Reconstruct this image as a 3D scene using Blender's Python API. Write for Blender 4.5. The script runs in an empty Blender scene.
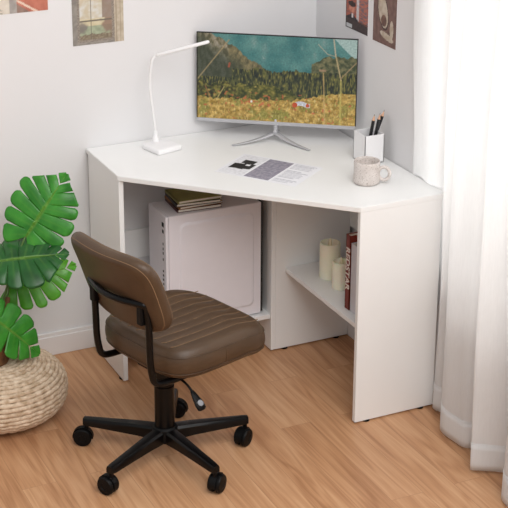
import bpy, bmesh, math, random
from mathutils import Vector, Matrix, noise
random.seed(7)
S = bpy.context.scene
COL = S.collection
PI = math.pi
V = Vector

# ------------------------------------------------------------------ colours and materials
def lin(c):
    return tuple(((x/255)/12.92 if x/255 <= .04045 else ((x/255+.055)/1.055)**2.4) for x in c)

def mat(name, rgb, rough=.5, metal=0.0, spec=.5, noise_amt=0.0, noise_scale=20, bump=0.0, bump_scale=80,
        trans=0.0, coat=0.0, stretch=(1, 1, 1), sss=0.0):
    m = bpy.data.materials.new(name); m.use_nodes = True
    nt = m.node_tree; N = nt.nodes; L = nt.links
    b = N['Principled BSDF']
    c = lin(rgb)
    b.inputs['Base Color'].default_value = (*c, 1)
    b.inputs['Roughness'].default_value = rough
    b.inputs['Metallic'].default_value = metal
    b.inputs['Specular IOR Level'].default_value = spec
    b.inputs['Coat Weight'].default_value = coat
    b.inputs['Transmission Weight'].default_value = trans
    if sss:
        b.inputs['Subsurface Weight'].default_value = sss
        b.inputs['Subsurface Scale'].default_value = .02
    if noise_amt or bump:
        tc = N.new('ShaderNodeTexCoord'); mp = N.new('ShaderNodeMapping')
        mp.inputs['Scale'].default_value = stretch
        L.new(tc.outputs['Object'], mp.inputs['Vector'])
    if noise_amt:
        n = N.new('ShaderNodeTexNoise'); n.inputs['Scale'].default_value = noise_scale
        n.inputs['Detail'].default_value = 5
        L.new(mp.outputs[0], n.inputs['Vector'])
        r = N.new('ShaderNodeValToRGB')
        r.color_ramp.elements[0].position = .3; r.color_ramp.elements[1].position = .7
        r.color_ramp.elements[0].color = (*[x*(1-noise_amt) for x in c], 1)
        r.color_ramp.elements[1].color = (*[min(1, x*(1+noise_amt)) for x in c], 1)
        L.new(n.outputs['Fac'], r.inputs['Fac']); L.new(r.outputs['Color'], b.inputs['Base Color'])
    if bump:
        n2 = N.new('ShaderNodeTexNoise'); n2.inputs['Scale'].default_value = bump_scale
        n2.inputs['Detail'].default_value = 4
        L.new(mp.outputs[0], n2.inputs['Vector'])
        bp = N.new('ShaderNodeBump'); bp.inputs['Strength'].default_value = bump
        bp.inputs['Distance'].default_value = .002
        L.new(n2.outputs['Fac'], bp.inputs['Height']); L.new(bp.outputs[0], b.inputs['Normal'])
    return m

def attr_mat(name, rough=.6, emit=0.0, spec=.4, coat=0.0):
    m = bpy.data.materials.new(name); m.use_nodes = True
    N = m.node_tree.nodes; L = m.node_tree.links; b = N['Principled BSDF']
    a = N.new('ShaderNodeAttribute'); a.attribute_name = 'Col'
    if emit:
        b.inputs['Base Color'].default_value = (.01, .01, .01, 1)
        L.new(a.outputs['Color'], b.inputs['Emission Color'])
        b.inputs['Emission Strength'].default_value = emit
    else:
        L.new(a.outputs['Color'], b.inputs['Base Color'])
    b.inputs['Roughness'].default_value = rough
    b.inputs['Specular IOR Level'].default_value = spec
    b.inputs['Coat Weight'].default_value = coat
    return m

M = {}
M['wall'] = mat('wall_paint', (223, 222, 223), .85, spec=.2, noise_amt=.012, noise_scale=3, bump=.15, bump_scale=220)
M['base'] = mat('baseboard_paint', (230, 228, 228), .5)
M['desk'] = mat('desk_laminate', (238, 238, 237), .36, noise_amt=.01, noise_scale=6)
M['black'] = mat('black_metal', (6, 6, 7), .3, spec=.25, noise_amt=.05, bump=.05, bump_scale=300)
M['plastic'] = mat('black_plastic', (6, 6, 7), .5, spec=.2, noise_amt=.06, bump=.08, bump_scale=260)
M['leather'] = mat('brown_leather', (78, 59, 42), .42, spec=.4, noise_amt=.16, noise_scale=14, bump=.25, bump_scale=170)
M['thread'] = mat('tan_thread', (126, 98, 70), .8, noise_amt=.1, noise_scale=300)
M['whiteplastic'] = mat('white_plastic', (240, 239, 240), .35, noise_amt=.01)
M['casewhite'] = mat('white_case_metal', (228, 224, 229), .4, noise_amt=.012, bump=.05, bump_scale=300)
M['dark'] = mat('dark_grey_metal', (30, 29, 30), .6, noise_amt=.1)
M['silver'] = mat('silver_metal', (186, 186, 190), .42, metal=.35, noise_amt=.03)
M['bezel'] = mat('black_bezel', (16, 16, 18), .4, noise_amt=.03)
M['chrome'] = mat('chrome', (150, 151, 156), .3, metal=1, noise_amt=.02)
M['paper'] = mat('paper', (236, 236, 238), .8, noise_amt=.02)
M['pages'] = mat('book_pages', (225, 218, 205), .85, noise_amt=.08, noise_scale=60, stretch=(1, 1, 30))
M['redbook'] = mat('red_book_cloth', (122, 38, 20), .5, noise_amt=.08)
M['greybook'] = mat('pale_book_cover', (205, 203, 208), .5, noise_amt=.04)
M['letter'] = mat('white_lettering', (235, 225, 215), .6, noise_amt=.02)
M['greyletter'] = mat('grey_lettering', (150, 148, 155), .6, noise_amt=.02)
M['olive'] = mat('olive_cover', (142, 138, 80), .6, noise_amt=.12, noise_scale=18)
M['maroon'] = mat('maroon_cover', (84, 40, 34), .5, noise_amt=.12)
M['ochre'] = mat('ochre_cover', (150, 104, 56), .5, noise_amt=.15)
M['darkcover'] = mat('dark_cover', (52, 44, 42), .5, noise_amt=.15)
M['wax'] = mat('ivory_wax', (247, 243, 220), .55, noise_amt=.02, sss=.25)
M['flame'] = mat('flame_plastic', (250, 236, 200), .4, noise_amt=.02)
M['coir'] = mat('coir_fibre', (112, 76, 46), .95, noise_amt=.45, noise_scale=60, bump=1.0, bump_scale=160)
M['soil'] = mat('soil', (48, 34, 24), .95, noise_amt=.4, noise_scale=80, bump=1, bump_scale=90)
M['stem'] = mat('leaf_stalk', (72, 104, 36), .45, noise_amt=.2, noise_scale=30)
M['pencil'] = mat('black_pencil_lacquer', (24, 25, 28), .3, noise_amt=.05)
M['pwood'] = mat('pencil_wood', (215, 170, 140), .7, noise_amt=.1)
M['graphite'] = mat('graphite', (40, 40, 42), .5, noise_amt=.1)
M['frame'] = mat('window_frame_paint', (238, 238, 238), .4, noise_amt=.01)
M['picture'] = attr_mat('printed_picture', .55)
M['screen'] = attr_mat('screen_picture', .35, emit=.95, spec=.35)

def mug_mat():
    m = mat('speckled_stoneware', (214, 205, 199), .45, bump=.3, bump_scale=60)
    N = m.node_tree.nodes; L = m.node_tree.links; b = N['Principled BSDF']
    tc = N.new('ShaderNodeTexCoord')
    n = N.new('ShaderNodeTexNoise'); n.inputs['Scale'].default_value = 330; n.inputs['Detail'].default_value = 2
    n2 = N.new('ShaderNodeTexNoise'); n2.inputs['Scale'].default_value = 40; n2.inputs['Detail'].default_value = 4
    L.new(tc.outputs['Object'], n.inputs['Vector']); L.new(tc.outputs['Object'], n2.inputs['Vector'])
    r = N.new('ShaderNodeValToRGB'); e = r.color_ramp.elements
    e[0].position = .30; e[0].color = (*lin((120, 98, 84)), 1); e[1].position = .40; e[1].color = (*lin((216, 208, 203)), 1)
    L.new(n.outputs['Fac'], r.inputs['Fac'])
    mx = N.new('ShaderNodeMixRGB'); mx.blend_type = 'MULTIPLY'; mx.inputs[0].default_value = .5
    r2 = N.new('ShaderNodeValToRGB'); r2.color_ramp.elements[0].position = .35; r2.color_ramp.elements[1].position = .65
    r2.color_ramp.elements[0].color = (.72, .68, .66, 1)
    L.new(n2.outputs['Fac'], r2.inputs['Fac'])
    L.new(r.outputs[0], mx.inputs[1]); L.new(r2.outputs[0], mx.inputs[2]); L.new(mx.outputs[0], b.inputs['Base Color'])
    return m
M['mug'] = mug_mat()

def floor_mat():
    m = bpy.data.materials.new('oak_laminate'); m.use_nodes = True
    N = m.node_tree.nodes; L = m.node_tree.links; b = N['Principled BSDF']
    tc = N.new('ShaderNodeTexCoord')
    rot = N.new('ShaderNodeMapping'); rot.inputs['Rotation'].default_value = (0, 0, PI/2)
    L.new(tc.outputs['Object'], rot.inputs['Vector'])
    br = N.new('ShaderNodeTexBrick'); br.offset = .37; br.offset_frequency = 2; br.squash = 1
    br.inputs['Color1'].default_value = (0, 0, 0, 1); br.inputs['Color2'].default_value = (1, 1, 1, 1)
    br.inputs['Mortar'].default_value = (.5, .5, .5, 1)
    br.inputs['Scale'].default_value = 1; br.inputs['Mortar Size'].default_value = .0007
    br.inputs['Mortar Smooth'].default_value = .2
    br.inputs['Brick Width'].default_value = .82; br.inputs['Row Height'].default_value = .108
    L.new(rot.outputs[0], br.inputs['Vector'])
    # offset the grain for each plank
    sep = N.new('ShaderNodeVectorMath'); sep.operation = 'MULTIPLY_ADD'
    L.new(br.outputs['Color'], sep.inputs[0]); sep.inputs[1].default_value = (7.3, 3.1, 0)
    L.new(tc.outputs['Object'], sep.inputs[2])
    mp = N.new('ShaderNodeMapping'); mp.inputs['Scale'].default_value = (13, .95, 1)
    L.new(sep.outputs[0], mp.inputs['Vector'])
    # cathedral figure
    n0 = N.new('ShaderNodeTexNoise'); n0.inputs['Scale'].default_value = 1.1; n0.inputs['Detail'].default_value = 2.2
    n0.inputs['Distortion'].default_value = .5
    L.new(mp.outputs[0], n0.inputs['Vector'])
    mul = N.new('ShaderNodeMath'); mul.operation = 'MULTIPLY'; mul.inputs[1].default_value = 40
    L.new(n0.outputs['Fac'], mul.inputs[0])
    sn = N.new('ShaderNodeMath'); sn.operation = 'SINE'; L.new(mul.outputs[0], sn.inputs[0])
    # fine fibres
    mp2 = N.new('ShaderNodeMapping'); mp2.inputs['Scale'].default_value = (170, 5, 1)
    L.new(sep.outputs[0], mp2.inputs['Vector'])
    n1 = N.new('ShaderNodeTexNoise'); n1.inputs['Scale'].default_value = 1; n1.inputs['Detail'].default_value = 4
    L.new(mp2.outputs[0], n1.inputs['Vector'])
    # broad streaks
    mp3 = N.new('ShaderNodeMapping'); mp3.inputs['Scale'].default_value = (22, 1.1, 1)
    L.new(sep.outputs[0], mp3.inputs['Vector'])
    n2 = N.new('ShaderNodeTexNoise'); n2.inputs['Scale'].default_value = 1; n2.inputs['Detail'].default_value = 3
    L.new(mp3.outputs[0], n2.inputs['Vector'])
    def ma(op, a, bb):
        k = N.new('ShaderNodeMath'); k.operation = op
        for i, x in enumerate((a, bb)):
            if hasattr(x, 'links'): L.new(x, k.inputs[i])
            else: k.inputs[i].default_value = x
        return k.outputs[0]
    f = ma('MULTIPLY', sn.outputs[0], .085)
    f = ma('ADD', f, ma('MULTIPLY', n1.outputs['Fac'], .42))
    f = ma('ADD', f, ma('MULTIPLY', n2.outputs['Fac'], .62))
    bw = N.new('ShaderNodeRGBToBW'); L.new(br.outputs['Color'], bw.inputs[0])
    f = ma('ADD', f, ma('MULTIPLY', bw.outputs[0], .16))
    f = ma('SUBTRACT', f, .08)
    r = N.new('ShaderNodeValToRGB'); e = r.color_ramp.elements
    e[0].position = .18; e[0].color = (*lin((150, 101, 66)), 1)
    e[1].position = .88; e[1].color = (*lin((214, 171, 133)), 1)
    k = e.new(.5); k.color = (*lin((191, 143, 104)), 1)
    L.new(f, r.inputs['Fac'])
    mx = N.new('ShaderNodeMixRGB'); mx.blend_type = 'MIX'
    mf = ma('MULTIPLY', br.outputs['Fac'], .45)
    L.new(mf, mx.inputs[0]); L.new(r.outputs[0], mx.inputs[1]); mx.inputs[2].default_value = (*lin((120, 78, 50)), 1)
    L.new(mx.outputs[0], b.inputs['Base Color'])
    b.inputs['Roughness'].default_value = .42; b.inputs['Specular IOR Level'].default_value = .4
    bp = N.new('ShaderNodeBump'); bp.inputs['Strength'].default_value = .12; bp.inputs['Distance'].default_value = .001
    L.new(n1.outputs['Fac'], bp.inputs['Height']); L.new(bp.outputs[0], b.inputs['Normal'])
    return m
M['floor'] = floor_mat()

def curtain_mat(name, hem=False):
    m = bpy.data.materials.new(name); m.use_nodes = True
    N = m.node_tree.nodes; L = m.node_tree.links; N.clear()
    out = N.new('ShaderNodeOutputMaterial')
    tc = N.new('ShaderNodeTexCoord')
    w = N.new('ShaderNodeTexNoise'); w.inputs['Scale'].default_value = 1; w.inputs['Detail'].default_value = 3
    mp = N.new('ShaderNodeMapping'); mp.inputs['Scale'].default_value = (200, 200, 25)
    L.new(tc.outputs['Object'], mp.inputs[0]); L.new(mp.outputs[0], w.inputs['Vector'])
    r = N.new('ShaderNodeValToRGB')
    r.color_ramp.elements[0].color = (.86, .86, .86, 1); r.color_ramp.elements[1].color = (.94, .94, .94, 1)
    L.new(w.outputs['Fac'], r.inputs['Fac'])
    d = N.new('ShaderNodeBsdfDiffuse'); t = N.new('ShaderNodeBsdfTranslucent'); tr = N.new('ShaderNodeBsdfTransparent')
    L.new(r.outputs[0], d.inputs[0]); L.new(r.outputs[0], t.inputs[0])
    a = N.new('ShaderNodeMixShader'); a.inputs[0].default_value = .42
    L.new(d.outputs[0], a.inputs[1]); L.new(t.outputs[0], a.inputs[2])
    c = N.new('ShaderNodeMixShader'); c.inputs[0].default_value = .03 if hem else .07
    L.new(a.outputs[0], c.inputs[1]); L.new(tr.outputs[0], c.inputs[2])
    L.new(c.outputs[0], out.inputs[0])
    return m
M['curtain'] = curtain_mat('sheer_white_cloth')
M['hem'] = curtain_mat('doubled_white_cloth', True)

def glass_mat():
    m = bpy.data.materials.new('window_glass'); m.use_nodes = True
    N = m.node_tree.nodes; L = m.node_tree.links; N.clear()
    out = N.new('ShaderNodeOutputMaterial'); g = N.new('ShaderNodeBsdfGlossy'); t = N.new('ShaderNodeBsdfTransparent')
    g.inputs['Roughness'].default_value = .03
    fr = N.new('ShaderNodeFresnel'); mx = N.new('ShaderNodeMixShader')
    L.new(fr.outputs[0], mx.inputs[0]); L.new(t.outputs[0], mx.inputs[1]); L.new(g.outputs[0], mx.inputs[2])
    L.new(mx.outputs[0], out.inputs[0])
    return m
M['glass'] = glass_mat()

def leaf_mat(name, a, b_, rough=.32):
    m = mat(name, a, rough, spec=.5)
    N = m.node_tree.nodes; L = m.node_tree.links; b = N['Principled BSDF']
    at = N.new('ShaderNodeAttribute'); at.attribute_name = 'Col'
    n = N.new('ShaderNodeTexNoise'); n.inputs['Scale'].default_value = 18; n.inputs['Detail'].default_value = 3
    tc = N.new('ShaderNodeTexCoord'); L.new(tc.outputs['Object'], n.inputs['Vector'])
    r = N.new('ShaderNodeValToRGB'); r.color_ramp.elements[0].position = .3; r.color_ramp.elements[1].position = .7
    r.color_ramp.elements[0].color = (*lin(a), 1); r.color_ramp.elements[1].color = (*lin(b_), 1)
    L.new(n.outputs['Fac'], r.inputs['Fac'])
    mx = N.new('ShaderNodeMixRGB'); L.new(at.outputs['Fac'], mx.inputs[0])
    L.new(r.outputs[0], mx.inputs[1]); mx.inputs[2].default_value = (*lin((122, 168, 66)), 1)
    L.new(mx.outputs[0], b.inputs['Base Color'])
    out = N['Material Output']; tl = N.new('ShaderNodeBsdfTranslucent'); ms = N.new('ShaderNodeMixShader')
    L.new(mx.outputs[0], tl.inputs[0]); ms.inputs[0].default_value = .22
    L.new(b.outputs[0], ms.inputs[1]); L.new(tl.outputs[0], ms.inputs[2]); L.new(ms.outputs[0], out.inputs[0])
    return m
M['leaf'] = leaf_mat('leaf_green', (40, 122, 34), (72, 160, 54))
M['leafdark'] = leaf_mat('leaf_dark_green', (24, 78, 30), (44, 108, 46), .3)
M['leafbright'] = leaf_mat('leaf_bright_green', (66, 150, 34), (104, 182, 52))

def rope_mat():
    m = mat('woven_cornhusk_rope', (212, 188, 152), .9)
    N = m.node_tree.nodes; L = m.node_tree.links; b = N['Principled BSDF']
    tc = N.new('ShaderNodeTexCoord')
    n = N.new('ShaderNodeTexNoise'); n.inputs['Scale'].default_value = 55; n.inputs['Detail'].default_value = 5
    L.new(tc.outputs['Object'], n.inputs['Vector'])
    r = N.new('ShaderNodeValToRGB'); e = r.color_ramp.elements
    e[0].position = .3; e[0].color = (*lin((180, 152, 122)), 1); e[1].position = .68; e[1].color = (*lin((228, 208, 184)), 1)
    L.new(n.outputs['Fac'], r.inputs['Fac']); L.new(r.outputs[0], b.inputs['Base Color'])
    n2 = N.new('ShaderNodeTexNoise'); n2.inputs['Scale'].default_value = 130; n2.inputs['Detail'].default_value = 4
    L.new(tc.outputs['Object'], n2.inputs['Vector'])
    bp = N.new('ShaderNodeBump'); bp.inputs['Strength'].default_value = .8; bp.inputs['Distance'].default_value = .003
    L.new(n2.outputs['Fac'], bp.inputs['Height']); L.new(bp.outputs[0], b.inputs['Normal'])
    return m
M['rope'] = rope_mat()

# ------------------------------------------------------------------ helpers
def thing(name, label, cat, loc=(0, 0, 0), rz=0, group=None):
    o = bpy.data.objects.new(name, None); COL.objects.link(o)
    o.empty_display_size = .05
    o.location = loc; o.rotation_euler = (0, 0, rz)
    o['label'] = label; o['category'] = cat
    if group: o['group'] = group
    return o

def tag(o, label, cat, group=None):
    o['label'] = label; o['category'] = cat
    if group: o['group'] = group
    return o

def obj(name, bm, m, parent=None, smooth=False, label=None, loc=None, rz=0):
    me = bpy.data.meshes.new(name)
    bmesh.ops.recalc_face_normals(bm, faces=bm.faces)
    bm.to_mesh(me); bm.free()
    if smooth:
        for p in me.polygons: p.use_smooth = True
        if smooth == 'auto': me.set_sharp_from_angle(angle=math.radians(35))
    o = bpy.data.objects.new(name, me); COL.objects.link(o)
    me.materials.append(M[m] if isinstance(m, str) else m)
    if parent: o.parent = parent
    if loc: o.location = loc; o.rotation_euler = (0, 0, rz)
    if label: o['label'] = label
    return o

def struct(name, bm, m, parent=None, **k):
    o = obj(name, bm, m, parent, **k)
    o['kind'] = 'structure'
    return o

def box(bm, x0, x1, y0, y1, z0, z1, bev=0.0, seg=2):
    b2 = bmesh.new()
    bmesh.ops.create_cube(b2, size=1)
    for v in b2.verts:
        v.co = V(((x0+x1)/2+v.co.x*(x1-x0), (y0+y1)/2+v.co.y*(y1-y0), (z0+z1)/2+v.co.z*(z1-z0)))
    if bev: bmesh.ops.bevel(b2, geom=b2.edges[:], offset=bev, segments=seg, affect='EDGES', profile=.5)
    return merge(bm, b2)

def merge(bm, b2, mtx=None):
    if mtx is not None: b2.transform(mtx)
    me = bpy.data.meshes.new('tmp'); b2.to_mesh(me); b2.free()
    bm.from_mesh(me); bpy.data.meshes.remove(me)
    return bm

def B(*a, **k):
    return box(bmesh.new(), *a, **k)

def prism(bm, pts, z0, z1, bev=0.0):
    b2 = bmesh.new()
    vs = [b2.verts.new((x, y, z0)) for x, y in pts]
    f = b2.faces.new(vs)
    r = bmesh.ops.extrude_face_region(b2, geom=[f])
    for v in r['geom']:
        if isinstance(v, bmesh.types.BMVert): v.co.z = z1
    bmesh.ops.recalc_face_normals(b2, faces=b2.faces)
    if bev: bmesh.ops.bevel(b2, geom=b2.edges[:], offset=bev, segments=2, affect='EDGES')
    return merge(bm, b2)

def smooth_path(pts, n=8, closed=False):
    P = [V(p) for p in pts]; out = []
    m = len(P)
    for i in range(m if closed else m-1):
        p0 = P[(i-1) % m] if closed or i > 0 else P[0]
        p1 = P[i]; p2 = P[(i+1) % m]
        p3 = P[(i+2) % m] if closed or i+2 < m else P[-1]
        for k in range(n):
            t = k/n
            out.append(.5*((2*p1)+(-p0+p2)*t+(2*p0-5*p1+4*p2-p3)*t*t+(-p0+3*p1-3*p2+p3)*t**3))
    if not closed: out.append(P[-1])
    return out

def round_path(pts, r, n=6):
    """polyline with every inner corner rounded"""
    P = [V(p) for p in pts]; out = [P[0]]
    for i in range(1, len(P)-1):
        a, b, c = P[i-1], P[i], P[i+1]
        rr = min(r, (a-b).length*.49, (c-b).length*.49)
        s = b+(a-b).normalized()*rr; e = b+(c-b).normalized()*rr
        for k in range(n+1):
            t = k/n; out.append((1-t)**2*s+2*t*(1-t)*b+t*t*e)
    out.append(P[-1]); return out

def tube(bm, pts, r, seg=12, closed=False, flat=1.0, caps=True):
    P = [V(p) for p in pts]; n = len(P)
    rs = r if isinstance(r, (list, tuple)) else [r]*n
    up = V((0, 0, 1)); rings = []; prev = None
    for i in range(n):
        if closed: t = (P[(i+1) % n]-P[i-1]).normalized()
        else: t = (P[min(i+1, n-1)]-P[max(i-1, 0)]).normalized()
        if prev is None:
            a = t.cross(up)
            if a.length < .1: a = t.cross(V((1, 0, 0)))
        else: a = prev-t*prev.dot(t)
        a.normalize(); b = t.cross(a); prev = a
        rings.append([bm.verts.new(P[i]+a*math.cos(2*PI*k/seg)*rs[i]+b*math.sin(2*PI*k/seg)*rs[i]*flat) for k in range(seg)])
    m = n if closed else n-1
    for i in range(m):
        A, C = rings[i], rings[(i+1) % n]
        for k in range(seg):
            bm.faces.new((A[k], A[(k+1) % seg], C[(k+1) % seg], C[k]))
    if not closed and caps:
        bm.faces.new(rings[0][::-1]); bm.faces.new(rings[-1])
    return bm

def lathe(bm, prof, seg=32, c=(0, 0, 0), cap0=True, cap1=True, mtx=None):
    b2 = bmesh.new(); rings = []
    for r, z in prof:
        if r < 1e-6: rings.append([b2.verts.new((0, 0, z))])
        else: rings.append([b2.verts.new((r*math.cos(2*PI*k/seg), r*math.sin(2*PI*k/seg), z)) for k in range(seg)])
    for A, C in zip(rings, rings[1:]):
        for k in range(seg):
            a = A[k % len(A)]; a2 = A[(k+1) % len(A)]; c1 = C[k % len(C)]; c2 = C[(k+1) % len(C)]
            q = []
            for v in (a, a2, c2, c1):
                if v not in q: q.append(v)
            if len(q) > 2: b2.faces.new(q)
    if cap0 and len(rings[0]) > 1: b2.faces.new(rings[0][::-1])
    if cap1 and len(rings[-1]) > 1: b2.faces.new(rings[-1])
    T = Matrix.Translation(V(c))
    return merge(bm, b2, T @ mtx if mtx is not None else T)

def cushion(a, b, h, nx=70, ny=70, n=5.0, edge=.12, top=None, bottom=None, groove=None):
    """padded slab: half sizes a,b, thickness h, outline a superellipse"""
    bm = bmesh.new(); G = []
    for side in (1, -1):
        g = []
        for i in range(nx+1):
            row = []
            for j in range(ny+1):
                s = math.sin((2*i/nx-1)*PI/2); t = math.sin((2*j/ny-1)*PI/2)
                m = max(abs(s), abs(t))
                k = m/((abs(s)**n+abs(t)**n)**(1/n)) if m > 1e-9 else 1
                x, y = s*k*a, t*k*b
                d = (1-m)/edge
                e = 1 if d >= 1 else math.sqrt(max(0, 1-(1-d)**2.2))
                z = side*h/2*e
                if groove and side > 0: z -= groove(x, y, m)
                if side < 0 and (i in (0, nx) or j in (0, ny)):
                    row.append(G[i][j]); continue
                row.append(bm.verts.new((x, y, z)))
            g.append(row)
        for i in range(nx):
            for j in range(ny):
                q = (g[i][j], g[i+1][j], g[i+1][j+1], g[i][j+1])
                try: bm.faces.new(q if side > 0 else q[::-1])
                except ValueError: pass
        if side > 0: G = g
    return bm

def picture_mesh(w, h, nx, ny, fn, th=0.0):
    """flat grid in local xz (x right, z up, facing -y) with printed colours fn(u,v)->sRGB"""
    bm = bmesh.new(); lay = bm.verts.layers.float_color.new('Col'); g = []
    for j in range(ny+1):
        row = []
        for i in range(nx+1):
            u, v = i/nx, j/ny
            p = bm.verts.new(((u-.5)*w, 0, v*h)); c = fn(u, v)
            p[lay] = (*lin([max(0, min(255, x)) for x in c]), 1); row.append(p)
        g.append(row)
    for j in range(ny):
        for i in range(nx):
            bm.faces.new((g[j][i], g[j][i+1], g[j+1][i+1], g[j+1][i]))
    return bm

def mixc(a, b, t):
    t = max(0, min(1, t)); return [x+(y-x)*t for x, y in zip(a, b)]
def nz(x, y, s=1, z=0): return noise.noise(V((x*s, y*s, z)))
def fb(x, y, s=1, z=0, o=4): return noise.fractal(V((x*s, y*s, z)), 1.0, 2.0, o)
def sstep(a, b, x):
    t = max(0, min(1, (x-a)/(b-a))); return t*t*(3-2*t)

def text_bm(body, size, depth=.0004, bold=0.0, shear=0.0):
    cu = bpy.data.curves.new('lettering', 'FONT'); cu.body = body; cu.size = size; cu.extrude = depth
    cu.offset = bold; cu.shear = shear; cu.align_x = 'CENTER'; cu.align_y = 'CENTER'
    o = bpy.data.objects.new('lettering', cu); COL.objects.link(o)
    bpy.context.view_layer.update()
    me = bpy.data.meshes.new_from_object(o.evaluated_get(bpy.context.evaluated_depsgraph_get()))
    bm = bmesh.new(); bm.from_mesh(me)
    bpy.data.objects.remove(o); bpy.data.curves.remove(cu); bpy.data.meshes.remove(me)
    return bm

# ------------------------------------------------------------------ the room
struct('floor', B(-4.6, .16, -6.2, .12, -.05, 0), 'floor')
struct('wall_left', B(-4.6, .16, 0, .12, 0, 2.6), 'wall')
struct('wall_right', B(0, .16, -.69, 0, 0, 2.6), 'wall')
bm = B(.10, .16, -3.6, -.69, 0, .42)
box(bm, .10, .16, -3.6, -.69, 2.3, 2.6); box(bm, 0, .16, -6.2, -3.6, 0, 2.6)
struct('wall_window', bm, 'wall')
def baseboard(bm, x0, x1, y0, y1): return box(bm, x0, x1, y0, y1, 0, .085, bev=.003)
bm = B(-4.6, 0, -.012, 0, 0, .072, bev=.002); box(bm, -4.6, 0, -.009, 0, .070, .086, bev=.002)
struct('baseboard_left', bm, 'base')
bm = B(-.012, 0, -.69, -.012, 0, .072, bev=.002); box(bm, -.009, 0, -.69, -.012, .070, .086, bev=.002)
struct('baseboard_right', bm, 'base')
# window
w = struct('window_1', B(.07, .155, -3.6, -.69, .42, .45, bev=.003), 'frame')
bm = bmesh.new()
for y0 in (-3.60, -2.645, -1.69, -.74): box(bm, .11, .15, y0, y0+.05, .45, 2.3)
box(bm, .11, .15, -3.6, -.69, .45, .49); box(bm, .11, .15, -3.6, -.69, 2.25, 2.3)
struct('window_frame', bm, 'frame', w)
struct('window_pane', B(.127, .132, -3.56, -.73, .485, 2.26), 'glass', w)

# curtain
path = smooth_path([(.034, -.715, 0), (.040, -.755, 0), (.03, -.81, 0), (.036, -.86, 0), (.0, -.899, 0), (-.032, -.925, 0),
    (-.025, -.955, 0), (.005, -.985, 0), (-.03, -.998, 0), (-.070, -1.035, 0), (-.092, -1.08, 0), (-.088, -1.145, 0), (-.078, -1.190, 0),
    (-.03, -1.225, 0), (-.03, -1.255, 0), (-.09, -1.272, 0), (-.135, -1.295, 0), (-.105, -1.325, 0), (-.070, -1.350, 0), (-.030, -1.385, 0),
    (-.04, -1.43, 0), (-.12, -1.465, 0), (-.15, -1.51, 0), (-.14, -1.60, 0), (-.08, -1.65, 0), (-.05, -1.70, 0), (-.12, -1.74, 0),
    (-.17, -1.80, 0), (-.13, -1.88, 0), (-.06, -1.94, 0), (-.10, -2.0, 0), (-.16, -2.07, 0), (-.12, -2.15, 0), (-.05, -2.22, 0)], 8)
ZS = sorted([.10+2.26*j/58 for j in range(59)]+[.7505, .757])
def curtain_bm(z0, z1, nz_):
    bm = bmesh.new(); rows = []
    for j in range(nz_+1):
        z = z0+(z1-z0)*j/nz_; row = []
        if nz_ > 50: z = ZS[j]
        for i, p in enumerate(path):
            k = i/len(path)
            am = 1-.35*sstep(.6, 2.2, z)
            x = -.045+(p.x+.045)*am if p.x < -.0 else p.x
            wob = .006*math.sin(z*3.1+k*23)+.004*math.sin(z*7+k*51)
            if p.y > -.9: wob = 0
            y = p.y+wob
            if p.y > -.87: y += .035*sstep(.76, 1.3, z)*sstep(-.87, -.75, p.y); x -= (.047 if z > .755 else 0)*sstep(-.885, -.85, p.y)
            x = max(min(x, .06), -.3)
            row.append(bm.verts.new((x, y, z)))
        rows.append(row)
    for j in range(nz_):
        for i in range(len(path)-1):
            bm.faces.new((rows[j][i], rows[j][i+1], rows[j+1][i+1], rows[j+1][i]))
    return bm
ct = thing('sheer_curtain', 'long sheer white curtain hanging in folds in front of the window', 'curtain', (0, -1.0, 0))
def reloc(bm, t):
    bm.transform(Matrix.Translation(-V(t))); return bm
c1 = obj('curtain_cloth', reloc(curtain_bm(.10, 2.36, 60), (0, -1, 0)), 'curtain', ct, smooth=True)
c2 = obj('hem', reloc(curtain_bm(.012, .10, 4), (0, -1, 0)), 'hem', ct, smooth=True)
s = c2.modifiers.new('thick', 'SOLIDIFY'); s.thickness = .003; s.offset = 0
bm = bmesh.new()
tube(bm, [(p.x-.001, p.y+1.0+(.006*math.sin(.1*3.1+i/len(path)*23)+.004*math.sin(.7+i/len(path)*51) if p.y <= -.9 else 0), .10) for i, p in enumerate(path) if i > 34], .0018, seg=5)
obj('hem_stitching', bm, 'hem', ct, smooth=True)
rd = thing('curtain_rod', 'white curtain rod above the window', 'curtain rod', (-.02, -2, 2.38))
obj('rod', tube(bmesh.new(), [(0, 1.28, 0), (0, -1.7, 0)], .012), 'frame', rd, smooth=True)
bm = bmesh.new()
for y in (1.1, -1.65): obj('bracket', B(0, .12, y-.01, y+.01, -.01, .01), 'frame', rd)

# ------------------------------------------------------------------ the corner desk
Lx, Ly, wx, H, TH = .887, .894, .309, .75, .017
G = .005
dk = thing('corner_desk', 'white corner desk with angled front and open shelves, standing in the room corner', 'desk', (-.45, -.45, 0))
def D(name, bm, m='desk', **k): return obj(name, reloc(bm, (-.45, -.45, 0)), m, dk, **k)
D('desktop', prism(bmesh.new(), [(-.003, -.003), (-Lx, -.003), (-Lx, -wx), (-wx, -Ly), (-.003, -Ly)], H-TH, H, bev=.0015))
zt = H-TH
D('side_panel', B(-Lx+.003, -Lx+.020, -wx, -.014, G, zt, bev=.0012))
D('side_panel', B(-wx, -.014, -Ly+.001, -Ly+.018, G, zt, bev=.0012))
D('divider_panel', B(-wx-.016, -wx, -wx-.002, -.014, G, zt, bev=.0012))
D('divider_panel', B(-wx+.0005, -.014, -wx-.002, -wx+.014, G, zt, bev=.0012))
D('back_rail', B(-Lx+.0205, -wx-.0165, -.016, -.0015, .318, .425, bev=.001))
D('back_rail', B(-.016, -.0015, -Ly+.0185, -wx-.0025, .43, .52, bev=.001))
D('lower_shelf', B(-Lx+.0205, -wx-.0165, -wx+.004, -.014, .127, .143, bev=.001))
D('middle_shelf', B(-.272, -.017, -Ly+.0185, -wx-.0025, .300, .316, bev=.001))
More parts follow.
